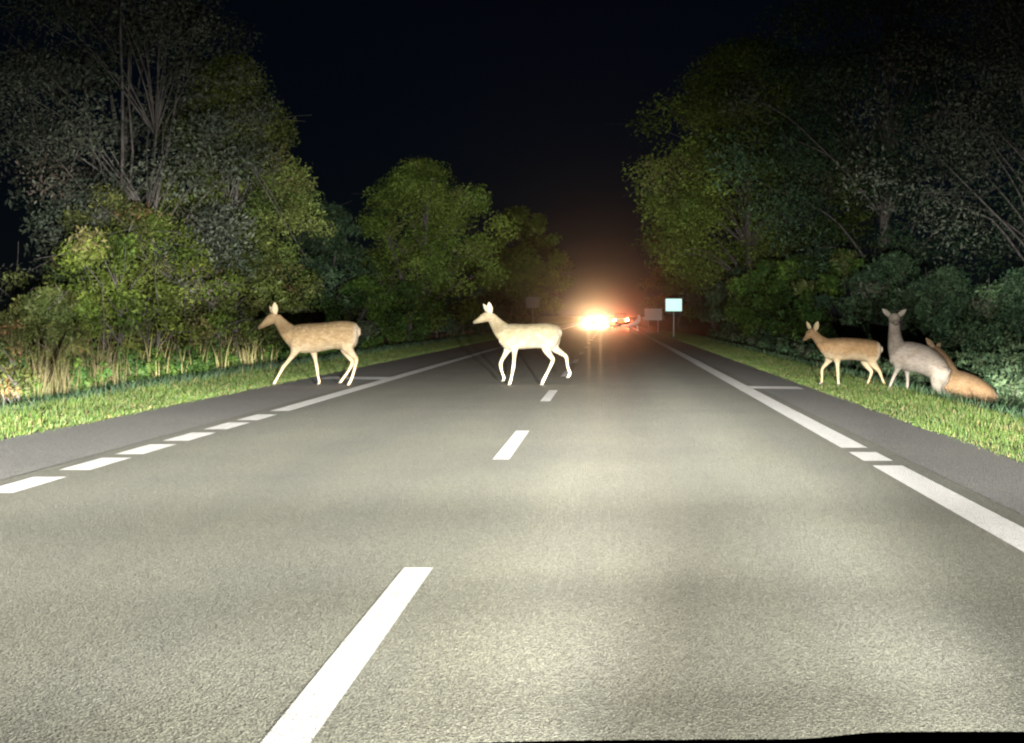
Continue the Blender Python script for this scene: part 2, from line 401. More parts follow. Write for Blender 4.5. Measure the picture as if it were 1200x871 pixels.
# left side
tree((-10.9, 38.5, .2), 11.5, 3.0, 1.4, GY, 11, 'tall grey-green tree with pale bare forked stems at the left of the road', nclump=150, per=260, size=.05, stems=4, trunk_r=.12)
tree((-9.9, 44.5, .1), 7.8, 2.1, .8, YG, 12, 'bushy olive tree with drooping side sprays right behind the left deer', nclump=170, per=260, size=.055, stems=3, trunk_r=.16, droop=.5)
tree((-14.0, 48, .2), 12, 3.2, 2.0, GY, 13, 'dim tall tree standing behind the grey forked one on the left', nclump=70, per=120, size=.1, stems=2)
tree((-9.2, 82, .2), 8.3, 3.5, .8, FG, 14, 'rounded yellow-green tree in the left mid-distance above the middle deer', nclump=150, per=260, size=.09, stems=2, trunk_r=.22)
tree((-12.2, 72, .2), 5.6, 2.4, .8, DK, 15, 'smaller dark green tree left of the rounded yellow-green one', nclump=80, per=150, size=.1, stems=2)
tree((-8.0, 150, .2), 10.5, 3.8, 1.2, FG, 16, 'faint brownish tree far off on the left near the approaching headlights', nclump=90, per=120, size=.2, twigs=False)
tree((-8.8, 205, .2), 10.5, 4.6, 1.2, OL, 17, 'barely lit tree beyond the faint brownish one at the end of the left row', nclump=60, per=90, size=.25, twigs=False)
# right side
tree((8.0, 98, .2), 16.5, 6.6, 3.4, FG, 21, 'big green tree on the right whose crown overhangs the road furthest', nclump=230, per=260, size=.115, trunk_r=.3, droop=.3)
tree((10.4, 64, .2), 15.5, 5.0, 2.6, DK, 22, 'tall dark green tree in the right row behind the deer by the road', nclump=180, per=260, size=.08, trunk_r=.28)
tree((12.4, 46, .2), 14.0, 4.6, 2.0, GY, 23, 'dim grey-leaved tree at the right edge above the brown deer', nclump=180, per=280, size=.06, stems=3, trunk_r=.2)
tree((15.5, 52, .2), 16.0, 5.0, 2.0, DK, 24, 'almost black tree filling the upper right corner', nclump=130, per=260, size=.08)
tree((8.2, 135, .2), 13.0, 5.0, 1.0, GN, 25, 'shadowy tree beyond the overhanging one near the lit sign', nclump=90, per=130, size=.18, twigs=False)
tree((7.6, 185, .2), 12.0, 5.0, 1.0, OL, 26, 'farthest dim tree of the right row beyond the signs', nclump=60, per=90, size=.25, twigs=False)
# shrubs
protos = []
def shrub(loc, h, cr, cols, seed, label, size=.05, per=190, n=42, group=None):
    return tree(loc, h, cr, .12 * h, cols, seed, label, 'bush', 'bush', n, per, size, .035, 4, .3, group, twigs=h > 1.5)
shrub((-10.0, 33.8, 0), 2.9, 1.2, BG, 31, 'bright green leafy bush left of centre in the left thicket')
shrub((-9.9, 29.8, 0), 1.7, .7, OL, 32, 'olive bush rising behind the dry reeds on the left', size=.05)
shrub((-9.9, 37.5, 0), 3.4, 1.4, BG, 33, 'yellow-green bush in the left thicket just left of the walking deer')
shrub((-10.2, 41.5, 0), 2.6, 1.4, OL, 34, 'low brownish-olive bush behind the head of the left deer')
shrub((-10.9, 37.0, 0), 4.0, 1.4, OL, 35, 'tall dim bush behind the bright green one in the left thicket')
shrub((-8.85, 24.9, -.1), .95, .45, OL, 36, 'small yellowish bush at the extreme left edge by the grass', size=.04, per=60, n=22)
shrub((-10.1, 48.5, 0), 2.7, 1.4, OL, 37, 'low bush behind the rump of the left deer')
shrub((-10.3, 53.5, 0), 3.0, 1.6, GN, 38, 'first dark green bush beyond the left deer')
shrub((-10.2, 60, 0), 3.2, 1.8, DK, 39, 'second dark green bush beyond the left deer', size=.08)
shrub((-9.9, 68, 0), 2.6, 1.7, GN, 40, 'green bush at the foot of the smaller dark tree on the left', size=.08)
shrub((-9.6, 78, 0), 2.6, 1.8, GN, 41, 'bush at the foot of the rounded yellow-green tree', size=.1)
shrub((-9.4, 92, 0), 3.0, 2.0, DK, 42, 'dark bush just left of the ears of the middle deer', size=.12)
shrub((-9.3, 110, 0), 3.2, 2.2, DK, 43, 'dark bush above the neck of the middle deer', size=.14)
shrub((-9.2, 130, 0), 3.5, 2.4, OL, 44, 'dim bush beside the pale far sign on the left', size=.16)
shrub((9.2, 32, .1), 1.5, 1.1, WD, 51, 'low bluish-green bush above the back of the brown deer', size=.05)
shrub((10.2, 28.5, .2), 1.9, 1.3, WD, 52, 'bluish-green bush at the right edge beyond the ditch', size=.05)
shrub((9.0, 37.5, .1), 2.0, 1.4, DK, 53, 'dark bush behind the pale deer that looks at the camera', size=.06)
shrub((8.4, 43, .1), 2.2, 1.4, DK, 54, 'dark green bush behind the first deer of the right group', size=.07)
shrub((8.3, 50, .1), 2.8, 1.7, DK, 55, 'bush left of the head of the first deer on the right', size=.08)
shrub((8.0, 58, .1), 3.2, 1.8, GN, 56, 'green bush under the tall dark tree of the right row', size=.09)
shrub((7.6, 68, .1), 3.4, 1.9, GN, 57, 'green bush in front of the overhanging tree on the right', size=.1)
shrub((7.3, 80, .1), 3.6, 2.0, GN, 58, 'bush at the foot of the overhanging tree on the right', size=.12)
shrub((7.2, 95, .1), 3.6, 2.1, DK, 59, 'dark bush right of the lit sign post', size=.14)
shrub((7.4, 115, .1), 4.0, 2.3, DK, 60, 'dark bush behind the lit sign', size=.16)
# leafy weeds on the right bank, nobody could count them
def weeds(name, n, x0, x1, y0, y1, hmin, hmax, cols, label, seed, size=.05, per=26):
    r = np.random.default_rng(seed)
    y = y0 + (y1 - y0) * r.random(n) ** 1.2; x = x0 + (x1 - x0) * r.random(n)
    h = hmin + (hmax - hmin) * r.random(n) ** 1.4
    cents = np.stack([x, y, gz(x, y) + h * .5], 1); k = 4
    cc = np.concatenate([cents + np.stack([r.normal(0, .06, n), r.normal(0, .06, n), h * f], 1) for f in (-.3, -.05, .2, .45)])
    rr = np.concatenate([h * f for f in (.3, .26, .2, .12)])
    V, c = leaves(cc, rr, per, size, cols, .1, r=r)
    return tag(quads_mesh(name, V, c, M['leaf']), label, 'weeds', kind='stuff')
weeds('leafy_weeds', 1100, 6.6, 11.5, 20, 46, .35, 1.15, ((.05, .1, .05), (.11, .16, .08), (.1, .12, .08)), 'leafy weeds covering the bank right of the ditch', 71)
weeds('leafy_weeds', 420, 6.2, 9.5, 46, 110, .4, 1.2, DK, 'leafy weeds along the far part of the right bank', 72, .09)
weeds('leafy_weeds', 420, -10.6, -8.9, 26, 70, .25, .8, GN, 'leafy weeds at the foot of the left thicket', 73)

# ================================================================ deer
def deer(spec, label, loc, rz=math.pi, coat=(.34, .2, .09), pale=(.55, .45, .32), white=(.7, .62, .5), spots=0, scale=1.0):
    s = spec['s']; cx = spec['cx']; zf = spec['zf']
    X = lambda a: (cx - a) / s
    Z = lambda a: (zf - a) / s
    root = empty('deer', loc, rz, scale); tag(root, label, 'deer', 'deer crossing and waiting beside the road')
    mb = MB()
    mb.loft([(X(a), yo / s, Z((t + b) / 2), hw / s, (b - t) / 2 / s) for a, t, b, hw, yo in spec['trunk']], seg=20, upright=True)
    mb.loft([(X(a), yo / s, Z(z), rl * 1.12 / s, ru * 1.1 / s) for a, z, ru, rl, yo in spec['neck']], seg=16)
    mb.loft([(X(a), yo / s, Z(z), rl * 1.1 / s, ru * 1.12 / s) for a, z, ru, rl, yo in spec['head']], seg=16)
    for sy, pts in spec['legs']:
        mb.loft([(X(a), (sy * (1 - .25 * min(1, max(0, i - 1) / 4))) / s, Z(z), r * (.84 if i > 1 else .62) / s, r * (.84 if i > 1 else 1) / s) for i, (a, z, r) in enumerate(pts)], seg=12)
    me = mb.mesh('tmp'); tmp = bpy.data.objects.new('tmp', me); C.objects.link(tmp)
    rm = tmp.modifiers.new('r', 'REMESH'); rm.mode = 'VOXEL'; rm.voxel_size = .0125
    sm = tmp.modifiers.new('s', 'SMOOTH'); sm.factor = .5; sm.iterations = 5
    dg = bpy.context.evaluated_depsgraph_get(); dg.update()
    bme = bpy.data.meshes.new_from_object(tmp.evaluated_get(dg)); bme.name = 'body'
    bpy.data.objects.remove(tmp); bpy.data.meshes.remove(me)
    bme.materials.clear(); bme.materials.append(M['coat'])
    bme.polygons.foreach_set('use_smooth', [True] * len(bme.polygons))
    n = len(bme.vertices); co = np.empty(n * 3, np.float32); bme.vertices.foreach_get('co', co); co = co.reshape(-1, 3)
    no = np.empty(n * 3, np.float32); bme.vertex_normals.foreach_get('vector', no); no = no.reshape(-1, 3)
    # coat pattern: pale belly, throat and inner legs, white rump patch, darker back line, dark muzzle
    ref = np.array([[X(a), Z((t + b) / 2), (b - t) / 2 / s] for a, t, b, hw, yo in spec['trunk']]); o_ = np.argsort(ref[:, 0]); ref = ref[o_]
    zc = np.interp(co[:, 0], ref[:, 0], ref[:, 1]); hh = np.interp(co[:, 0], ref[:, 0], ref[:, 2])
    rel = (co[:, 2] - zc) / np.maximum(hh, .05)
    def ss(a, b, v): t = np.clip((v - a) / (b - a), 0, 1); return (t * t * (3 - 2 * t))[:, None]
    base = np.array(coat)[None] * np.ones((n, 1))
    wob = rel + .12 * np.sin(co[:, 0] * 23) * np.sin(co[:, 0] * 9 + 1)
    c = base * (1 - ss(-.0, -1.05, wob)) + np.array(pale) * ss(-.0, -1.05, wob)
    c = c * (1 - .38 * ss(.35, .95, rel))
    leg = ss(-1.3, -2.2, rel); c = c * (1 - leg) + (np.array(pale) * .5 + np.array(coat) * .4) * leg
    xr = ref[0, 0]; rump = ss(xr + .1, xr - .0, co[:, 0])*.75 * ss(-1.6, -.8, rel); c = c * (1 - rump) + np.array(white) * rump
    if spots:
        for _ in range(spots):
            q = np.array([ref[0, 0] + .12 + rng.random() * (ref[-1, 0] - ref[0, 0] - .25), 0, 0]); k = np.interp(q[0], ref[:, 0], ref[:, 1]) + (rng.random() - .2) * np.interp(q[0], ref[:, 0], ref[:, 2])
            d = np.hypot(co[:, 0] - q[0], co[:, 2] - k); f = (1 - ss(.008, .024, d)) * .25; c = c * (1 - f) + np.array(white) * f
    hx, hz, hy = X(spec['head'][-1][0]), Z(spec['head'][-1][1]), spec['head'][-1][4] / s
    d = np.sqrt((co[:, 0] - hx) ** 2 + (co[:, 2] - hz) ** 2 + (co[:, 1] - hy) ** 2)
    c = c * (1 - .35 * (1 - ss(.05, .12, d)))
    a = bme.color_attributes.new('Col', 'FLOAT_COLOR', 'POINT'); cc = np.ones((n, 4), np.float32); cc[:, :3] = c; a.data.foreach_set('color', cc.ravel())
    link(bpy.data.objects.new('body', bme), root)
    def painted(o, col):
        m_ = o.data; at = m_.color_attributes.new('Col', 'FLOAT_COLOR', 'POINT'); at.data.foreach_set('color', np.tile([*col, 1], len(m_.vertices)).astype(np.float32)); return o
    for (ax, az, ay), (bx, bz, by), wd in spec['ears']:
        A = np.array([X(ax), ay / s, Z(az)]); B = np.array([X(bx), by / s, Z(bz)]); e = MB()
        d_ = B - A; wd *= 1.25; B = A + d_ * 1.06; d_ = B - A
        pr = [(0, .5), (.2, .8), (.45, 1), (.7, .8), (.9, .4), (1, .12)]
        side_flat = spec.get('ear_flat', 'y')
        e.loft([(*(A + d_ * t), wd * .28 * k / s, wd * k / s) for t, k in pr], seg=10)
        painted(e.build('ear', M['coat'], root, smooth=True), tuple(np.array(pale) * .95))
    # eyes and nose sit on the head loft
    hd = spec['head']; k = 1
    for sg in (-1, 1):
        e = MB(); a_, z_, ru, rl, yo = hd[k]; nx_, nz_, _, _, ny_ = hd[k + 1]
        t = np.array([X(nx_) - X(a_), (ny_ - yo) / s, Z(nz_) - Z(z_)]); t /= np.linalg.norm(t)
        sd = np.cross([0, 0, 1.], t); sd /= np.linalg.norm(sd) + 1e-9; up = np.cross(t, sd)
        P = np.array([X(a_), yo / s, Z(z_)]) + sd * sg * rl / s * .86 + up * ru / s * .35 + t * .01
        e.loft([(*(P - t * .01), .006, .006), (*P, .0125, .0125), (*(P + t * .01), .006, .006)], seg=8, sub=2)
        e.build('eye', M['eye'], root, smooth=True)
    e = MB(); a_, z_, ru, rl, yo = hd[-1]; b_ = hd[-2]
    P = np.array([X(a_), yo / s, Z(z_)]); Q = np.array([X(b_[0]), b_[4] / s, Z(b_[1])]); t = (P - Q) / np.linalg.norm(P - Q)
    e.loft([(*(P + t * .0), rl / s * .8, ru / s * .8), (*(P + t * .02 * spec.get('ns', 1)), rl / s * .7, ru / s * .6)], seg=10, sub=1)
    e.build('nose', M['nose'], root, smooth=True)
    for sy, pts in spec['legs']:
        (a1, z1, r1), (a2, z2, r2) = pts[-2], pts[-1]; yy = sy * .75 / s
        e = MB(); A = np.array([X(a2), yy, Z(z2)])
        for sg in (-1, 1):
            e.loft([(A[0] - .004, A[1] + sg * .011, A[2] + .022, .013, .02), (A[0] + .012, A[1] + sg * .013, A[2] - .002, .013, .026), (A[0] + .026, A[1] + sg * .012, A[2] - .014, .008, .014)], seg=8, sub=1)
        e.build('hoof', M['hoof'], root, smooth=True)
    a_, t_, b_, hw, yo = spec['trunk'][0]
    e = MB(); x0 = X(a_) + .02; z0 = Z(t_) - .02
    e.loft([(x0 + .02, 0, z0 - .01, .018, .016), (x0 - .008, 0, z0 - .04, .022, .015), (x0 - .014, 0, z0 - .1, .018, .01), (x0 - .012, 0, z0 - .13, .008, .005)], seg=8)
    painted(e.build('tail', M['coat'], root, smooth=True), tuple(np.array(coat) * .8))
    return root

MID = dict(s=384, cx=560, zf=738,
    trunk=[(752, 335, 400, 28, 0), (735, 316, 450, 60, 0), (700, 305, 478, 76, 0), (650, 300, 478, 80, 0), (595, 302, 474, 80, 0), (530, 305, 478, 82, 0), (465, 304, 482, 78, 0), (415, 304, 486, 68, 0), (375, 318, 478, 54, 0), (352, 350, 455, 36, 0)],
    neck=[(415, 385, 72, 56, 0), (372, 365, 62, 45, 0), (335, 330, 50, 34, 0), (303, 290, 38, 26, 0), (278, 256, 30, 23, 0)],
    head=[(280, 252, 30, 24, 0), (248, 256, 31, 25, 0), (222, 268, 26, 21, 0), (196, 281, 18, 14, 0), (172, 291, 13, 11, 0), (158, 296, 10, 9, 0)],
    ears=[((274, 236, 14), (266, 162, 26), 17), ((262, 232, -14), (222, 172, -50), 15)],
    legs=[(36, [(430, 400, 62), (438, 455, 42), (442, 500, 23), (438, 560, 15), (434, 600, 15), (424, 655, 10), (414, 700, 11), (404, 724, 11)]),
          (-36, [(420, 400, 58), (400, 460, 38), (380, 505, 24), (352, 555, 16), (342, 590, 15), (352, 640, 10), (366, 678, 11), (358, 700, 10)]),
          (38, [(690, 375, 70), (672, 440, 58), (662, 480, 38), (688, 525, 23), (706, 556, 17), (676, 625, 11), (648, 680, 12), (628, 722, 12)]),
          (-38, [(695, 375, 68), (705, 440, 50), (720, 478, 34), (765, 510, 22), (796, 535, 17), (806, 600, 11), (822, 648, 12), (806, 674, 11)])])
LEFT = dict(s=384, cx=560, zf=738,
    trunk=[(836, 325, 395, 28, 0), (820, 302, 455, 62, 0), (780, 288, 486, 80, 0), (730, 284, 486, 84, 0), (670, 288, 480, 84, 0), (600, 296, 492, 84, 0), (530, 300, 504, 84, 0), (460, 304, 508, 80, 0), (405, 312, 500, 68, 0), (372, 330, 480, 50, 0), (352, 360, 455, 34, 0)],
    neck=[(420, 400, 78, 58, 0), (370, 375, 62, 46, 0), (330, 338, 48, 34, 0), (298, 300, 38, 27, 0), (270, 264, 31, 24, 0)],
    head=[(268, 260, 31, 25, 0), (238, 270, 33, 26, 0), (212, 288, 28, 22, 0), (184, 308, 20, 15, 0), (160, 326, 14, 12, 0), (146, 336, 11, 10, 0)],
    ears=[((262, 240, 14), (262, 162, 24), 18), ((246, 240, -14), (214, 186, -44), 14)],
    legs=[(36, [(430, 420, 64), (412, 470, 44), (392, 515, 26), (350, 570, 16), (324, 600, 15), (296, 650, 10), (270, 695, 11), (256, 718, 11)]),
          (-36, [(490, 420, 58), (512, 470, 40), (525, 520, 24), (536, 570, 15), (544, 610, 14), (550, 660, 10), (560, 700, 11), (556, 722, 11)]),
          (38, [(760, 380, 76), (762, 440, 62), (775, 485, 42), (808, 525, 25), (826, 552, 18), (810, 625, 12), (790, 690, 12), (770, 724, 12)]),
          (-38, [(750, 380, 72), (738, 450, 50), (742, 495, 36), (775, 545, 22), (790, 575, 17), (760, 635, 11), (722, 688, 12), (704, 712, 11)])])
RFIRST = dict(s=528, cx=600, zf=745,
    trunk=[(885, 355, 430, 36, 0), (868, 325, 480, 74, 0), (820, 306, 512, 92, 0), (755, 296, 506, 96, 0), (680, 288, 496, 94, 0), (600, 284, 490, 94, 0), (520, 282, 496, 92, 0), (450, 286, 498, 84, 0), (400, 292, 480, 72, 0), (365, 312, 455, 50, 0), (345, 330, 430, 36, 0)],
    neck=[(430, 390, 90, 62, 0), (370, 350, 66, 48, 0), (325, 312, 48, 38, 0), (290, 275, 40, 32, 0), (262, 240, 38, 30, 0)],
    head=[(268, 236, 38, 32, 0), (240, 240, 38, 32, 0), (222, 258, 32, 26, 0), (203, 278, 23, 20, 0), (186, 294, 17, 16, 0), (174, 302, 14, 13, 0)],
    ears=[((272, 220, 18), (298, 138, 40), 24), ((240, 215, -18), (208, 140, -50), 18)],
    legs=[(44, [(480, 400, 72), (478, 470, 48), (480, 520, 27), (484, 580, 19), (486, 620, 18), (488, 670, 13), (492, 710, 14), (492, 728, 13)]),
          (-44, [(440, 400, 66), (415, 480, 42), (392, 520, 27), (358, 560, 18), (346, 590, 17), (346, 640, 12), (344, 690, 13), (334, 712, 12)]),
          (46, [(800, 410, 80), (800, 470, 66), (808, 520, 46), (850, 570, 28), (872, 600, 21), (892, 655, 14), (916, 710, 14), (924, 732, 14)]),
          (-46, [(780, 410, 78), (755, 480, 60), (752, 520, 42), (790, 575, 26), (808, 600, 20), (792, 655, 13), (772, 710, 14), (762, 730, 13)])])
RLOOK = dict(s=472, cx=340, zf=735, ear_flat='x',
    trunk=[(606, 560, 670, 34, -60), (592, 494, 680, 58, -52), (555, 445, 676, 78, -42), (505, 404, 650, 90, -32), (448, 370, 612, 92, -24), (370, 346, 585, 94, -12), (300, 336, 570, 88, 0), (240, 345, 560, 76, 10), (195, 385, 545, 60, 16), (170, 430, 520, 40, 18)],
    neck=[(240, 450, 90, 66, 12), (206, 385, 72, 54, 22), (188, 315, 52, 46, 30), (183, 250, 43, 40, 36), (180, 195, 38, 36, 40), (180, 165, 36, 36, 44)],
    head=[(180, 158, 38, 40, 40), (180, 156, 39, 43, 62), (180, 166, 34, 35, 86), (179, 180, 26, 25, 112), (178, 192, 20, 20, 130), (178, 200, 16, 18, 142)],
    ears=[((204, 144, 40), (270, 88, 44), 17), ((156, 144, 40), (90, 84, 44), 17)],
    legs=[(48, [(225, 450, 66), (212, 520, 44), (202, 560, 27), (178, 610, 17), (166, 640, 17), (150, 680, 12), (138, 708, 13), (130, 722, 13)]),
          (-30, [(290, 460, 60), (292, 540, 40), (294, 580, 25), (296, 625, 17), (296, 655, 16), (294, 700, 12), (296, 735, 13), (290, 752, 12)]),
          (20, [(545, 560, 84), (528, 640, 66), (524, 700, 46), (556, 738, 31), (592, 765, 23), (598, 810, 15), (600, 850, 14), (592, 870, 13)]),
          (-60, [(570, 560, 80), (560, 650, 60), (540, 700, 45), (590, 745, 28), (630, 770, 21), (628, 815, 14), (626, 850, 14), (618, 868, 13)])])
RBROWN = dict(s=460, cx=800, zf=980,
    trunk=[(985, 740, 800, 36, 0), (960, 700, 830, 72, 0), (910, 655, 850, 94, 0), (850, 615, 848, 100, 0), (790, 588, 838, 98, 0), (730, 568, 826, 96, 0), (670, 555, 812, 90, 0), (620, 555, 795, 78, 0), (585, 570, 770, 58, 0), (562, 600, 740, 40, 0)],
    neck=[(640, 640, 84, 60, 0), (612, 575, 66, 48, 0), (586, 510, 54, 38, 0), (556, 455, 44, 32, 2), (525, 415, 36, 30, 4)],
    head=[(528, 410, 34, 30, 4), (505, 405, 34, 30, 8), (482, 412, 28, 24, 12), (460, 424, 20, 18, 16), (440, 436, 15, 14, 20), (428, 442, 12, 12, 22)],
    ears=[((500, 392, 18), (432, 310, 34), 20), ((520, 390, -16), (556, 348, -34), 18)],
    legs=[(44, [(680, 690, 70), (675, 780, 42), (670, 830, 26), (660, 880, 18), (656, 910, 18), (652, 945, 13), (650, 970, 13), (642, 985, 13)]),
          (-44, [(690, 690, 66), (710, 780, 42), (716, 830, 26), (720, 880, 18), (722, 910, 17), (724, 945, 13), (728, 970, 13), (722, 985, 12)]),
          (46, [(900, 750, 84), (880, 830, 60), (876, 870, 42), (910, 910, 26), (930, 935, 20), (915, 975, 14), (905, 1010, 14), (898, 1030, 13)]),
          (-46, [(910, 750, 80), (900, 830, 56), (900, 870, 40), (935, 910, 25), (955, 935, 20), (945, 975, 13), (936, 1010, 13), (928, 1030, 13)])])
def place(px, py_ground, Y): return ((px - CX) * Y / F_PX, Y, H - (py_ground - CY) * Y / F_PX)
# px of the spec's cx in the photo: origin + cx/zoom ; foot line likewise
Y1 = 30.7; deer(MID, 'cream deer walking left on the carriageway across the centre line', place(530 + 560 / 6, 330 + 738 / 6, Y1), coat=(.6, .52, .34), pale=(.66, .6, .46))
deer(LEFT, 'tan deer walking left on the left shoulder towards the bushes', place(280 + 560 / 6, 330 + 738 / 6, Y1), coat=(.4, .29, .16), pale=(.45, .37, .25), spots=26)
deer(RFIRST, 'orange-brown deer standing side-on on the right verge, left of the pale one', place(920 + 600 / 7.915, 360 + 745 / 7.915, 30.0), coat=(.29, .19, .1), pale=(.36, .3, .2), scale=1.0)
deer(RLOOK, 'pale grey deer on the right verge facing the camera with both ears spread', place(1020 + 340 / 6.7, 350 + 735 / 6.7, 28.4), coat=(.25, .22, .19), pale=(.12, .112, .095), white=(.25, .23, .2))  # belly and leg colour darkened to offset the hot low beam
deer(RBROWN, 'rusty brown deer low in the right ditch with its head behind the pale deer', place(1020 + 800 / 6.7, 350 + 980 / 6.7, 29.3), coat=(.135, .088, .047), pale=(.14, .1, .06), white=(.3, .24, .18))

# ================================================================ vehicles
def wheel(parent, x, y, r=.32, w=.2):
    o = MB(); n = 20
    def disc(x0, x1, r0, r1, m): 
        V = [(xx, rr * math.cos(a), rr * math.sin(a)) for xx, rr in ((x0, r0), (x1, r1)) for a in np.linspace(0, 6.283, n, endpoint=False)]
        return V, [(i, (i + 1) % n, n + (i + 1) % n, n + i) for i in range(n)]
    prof = [(-w / 2, r * .62), (-w / 2, r * .93), (-w / 2 + .03, r), (w / 2 - .03, r), (w / 2, r * .93), (w / 2, r * .62)]
    V = []; F = []
    for xx, rr in prof: V += [(xx, rr * math.cos(a), rr * math.sin(a)) for a in np.linspace(0, 6.283185, n, endpoint=False)]
    for k in range(len(prof) - 1): F += [(k * n + i, k * n + (i + 1) % n, (k + 1) * n + (i + 1) % n, (k + 1) * n + i) for i in range(n)]
    o.add(V, F); t = o.build('wheel', M['tyre'], parent, smooth=True); t.location = (x, y, r)
    q = MB(); q.loft([(-w * .42, 0, 0, r * .6, r * .6), (w * .42, 0, 0, r * .6, r * .6)], seg=16, sub=1, cap=False)
    for k in range(5):
        a = k * 1.2566; q.box(-w * .46, w * .46, -.02, .02, .05, r * .6)
    q.build('rim', M['alloy'], t)
    return t
def car(name, loc, rz, label, paint, lit_front, lit_rear):
    root = empty(name, loc, rz); tag(root, label, 'car')
    # side profile stations: y (front +), half width, z_low, z_top for body; cabin separate
    b = MB(); n = 0
    st = [(-2.15, .74, .38, .82), (-2.05, .84, .25, .95), (-1.2, .89, .2, .98), (0, .9, .18, .97), (1.0, .89, .2, .93), (1.75, .86, .22, .78), (2.08, .78, .26, .66), (2.15, .7, .34, .56)]
    V = []; F = []
    for y, hw, z0, z1 in st:
        zm = (z0 + z1) / 2
        V += [(-hw * .9, y, z0), (-hw, y, zm), (-hw * .97, y, z1 - .08), (-hw * .82, y, z1), (hw * .82, y, z1), (hw * .97, y, z1 - .08), (hw, y, zm), (hw * .9, y, z0)]
    for i in range(len(st) - 1):
        for j in range(8): F.append((i * 8 + j, i * 8 + (j + 1) % 8, (i + 1) * 8 + (j + 1) % 8, (i + 1) * 8 + j))
    F.append(tuple(range(8))[::-1]); F.append(tuple(range((len(st) - 1) * 8, len(st) * 8)))
    b.add(V, F); b.build('body', paint, root, smooth=True, bevel=.02)
    c = MB(); st = [(-1.95, .6, .93, .95), (-1.5, .66, .9, 1.38), (-.4, .66, .9, 1.47), (.3, .65, .9, 1.43), (1.05, .68, .88, .94)]
    V = []; F = []
    for y, hw, z0, z1 in st: V += [(-.8, y, z0), (-hw, y, z1), (hw, y, z1), (.8, y, z0)]
    for i in range(len(st) - 1):
        for j in range(3): F.append((i * 4 + j, i * 4 + j + 1, (i + 1) * 4 + j + 1, (i + 1) * 4 + j))
    c.add(V, F); c.build('cabin_windows', M['glass'], root)
    c = MB(); c.box(-.6, .6, -1.45, .25, 1.455, 1.5); c.build('roof', paint, root, bevel=.02)
    for x in (-.8, .8):
        for y in (-1.3, 1.35): wheel(root, x, y)
    for x in (-.66, .66):
        e = MB(); e.loft([(x, 2.05, .62, .13, .075), (x, 2.16, .62, .12, .065)], seg=14, sub=1)
        h_ = e.build('headlight', M['lamp_white'] if lit_front else M['lens'], root, smooth=True)
        e = MB(); e.box(x - .14, x + .14, -2.19, -2.1, .72, .86); e.build('tail_light', M['lamp_red'] if lit_rear else M['plastic'], root, bevel=.01)
        if lit_front:
            ld = bpy.data.lights.new('oncoming_beam', 'SPOT'); ld.energy = ONC_W; ld.color = (1, .59, .27); ld.spot_size = R(20); ld.spot_blend = 1; ld.shadow_soft_size = .12
            lo = link(bpy.data.objects.new('oncoming_beam', ld), root); lo.location = (x, 2.3, .62); lo.rotation_euler = (R(90), 0, 0)
        if lit_rear:
            ld = bpy.data.lights.new('tail_glow', 'SPOT'); ld.spot_size = R(24); ld.spot_blend = 1; ld.energy = TAIL_W; ld.color = (1, .12, .05); ld.shadow_soft_size = .1
            lo = link(bpy.data.objects.new('tail_glow', ld), root); lo.location = (x, -2.35, .79); lo.rotation_euler = (R(-90), 0, 0)
    e = MB(); e.box(-.26, .26, 2.155, 2.17, .38, .49); e.build('number_plate', M['plate'], root)
    e = MB(); e.box(-.26, .26, -2.175, -2.155, .5, .61); e.build('number_plate', M['plate'], root)
    e = MB(); e.box(-.45, .45, 2.13, 2.165, .52, .6); e.build('grille', M['plastic'], root)
    return root
ONC_W = 31000; TAIL_W = 6500
car('oncoming_car', (-1.75, 195, 0), math.pi, 'oncoming car with glaring headlights where the road meets the dark', M['car_grey'], True, False)
car('leading_car', (1.1, 180, 0), 0, 'car driving away with red tail lights just right of the glaring headlights', M['car_black'], False, True)

# the car the camera sits in: its nose shows along the bottom edge
root = empty('own_car', (.36, 0, 0)); tag(root, 'black bonnet of the car the photo is taken from, along the bottom edge', 'car')
def bz(x, y):
    """bonnet surface: falls to the front, raised centre panel with creased shoulders"""
    z = np.interp(y, [.8, 1.2, 1.6, 2.0, 2.12, 2.25], [.93, .9, .84, .7445, .69, .58]) - .03 * (abs(x) / .85) ** 4 + .009
    return z + .009 * (1 / (1 + math.exp(-(x - .0 + .09) * 55)) - 1 / (1 + math.exp(-(x - .36) * 22)))
b = MB(); xs_ = np.linspace(-.85, .85, 69); ys_ = np.concatenate([np.linspace(.8, 2.0, 13), [2.03, 2.06, 2.12, 2.2, 2.25]])
V = [(x, y, bz(x, y)) for y in ys_ for x in xs_]
b.add(V, [(j * 69 + i, j * 69 + i + 1, (j + 1) * 69 + i + 1, (j + 1) * 69 + i) for j in range(len(ys_) - 1) for i in range(68)])
o = b.build('bonnet', M['car_black'], root, smooth=True); s_ = o.modifiers.new('s', 'SOLIDIFY'); s_.thickness = .01
b = MB()
b.loft([(-.88, 2.0, .42, .2, .2), (-.6, 2.2, .42, .2, .17), (0, 2.28, .42, .2, .17), (.6, 2.2, .42, .2, .17), (.88, 2.0, .42, .2, .2)], seg=14)
b.build('bumper', M['car_black'], root, smooth=True)
for sx in (-1, 1):
    b = MB(); b.loft([(sx * .9, .7, .7, .06, .2), (sx * .9, 1.3, .68, .06, .2), (sx * .87, 1.8, .62, .06, .14), (sx * .8, 2.1, .56, .06, .08)], seg=12); b.build('front_wing', M['car_black'], root, smooth=True)
    wheel(root, sx * .82, 1.35)
b = MB(); b.box(-.4, .4, 2.44, 2.47, .36, .5); b.build('grille', M['plastic'], root, bevel=.01)
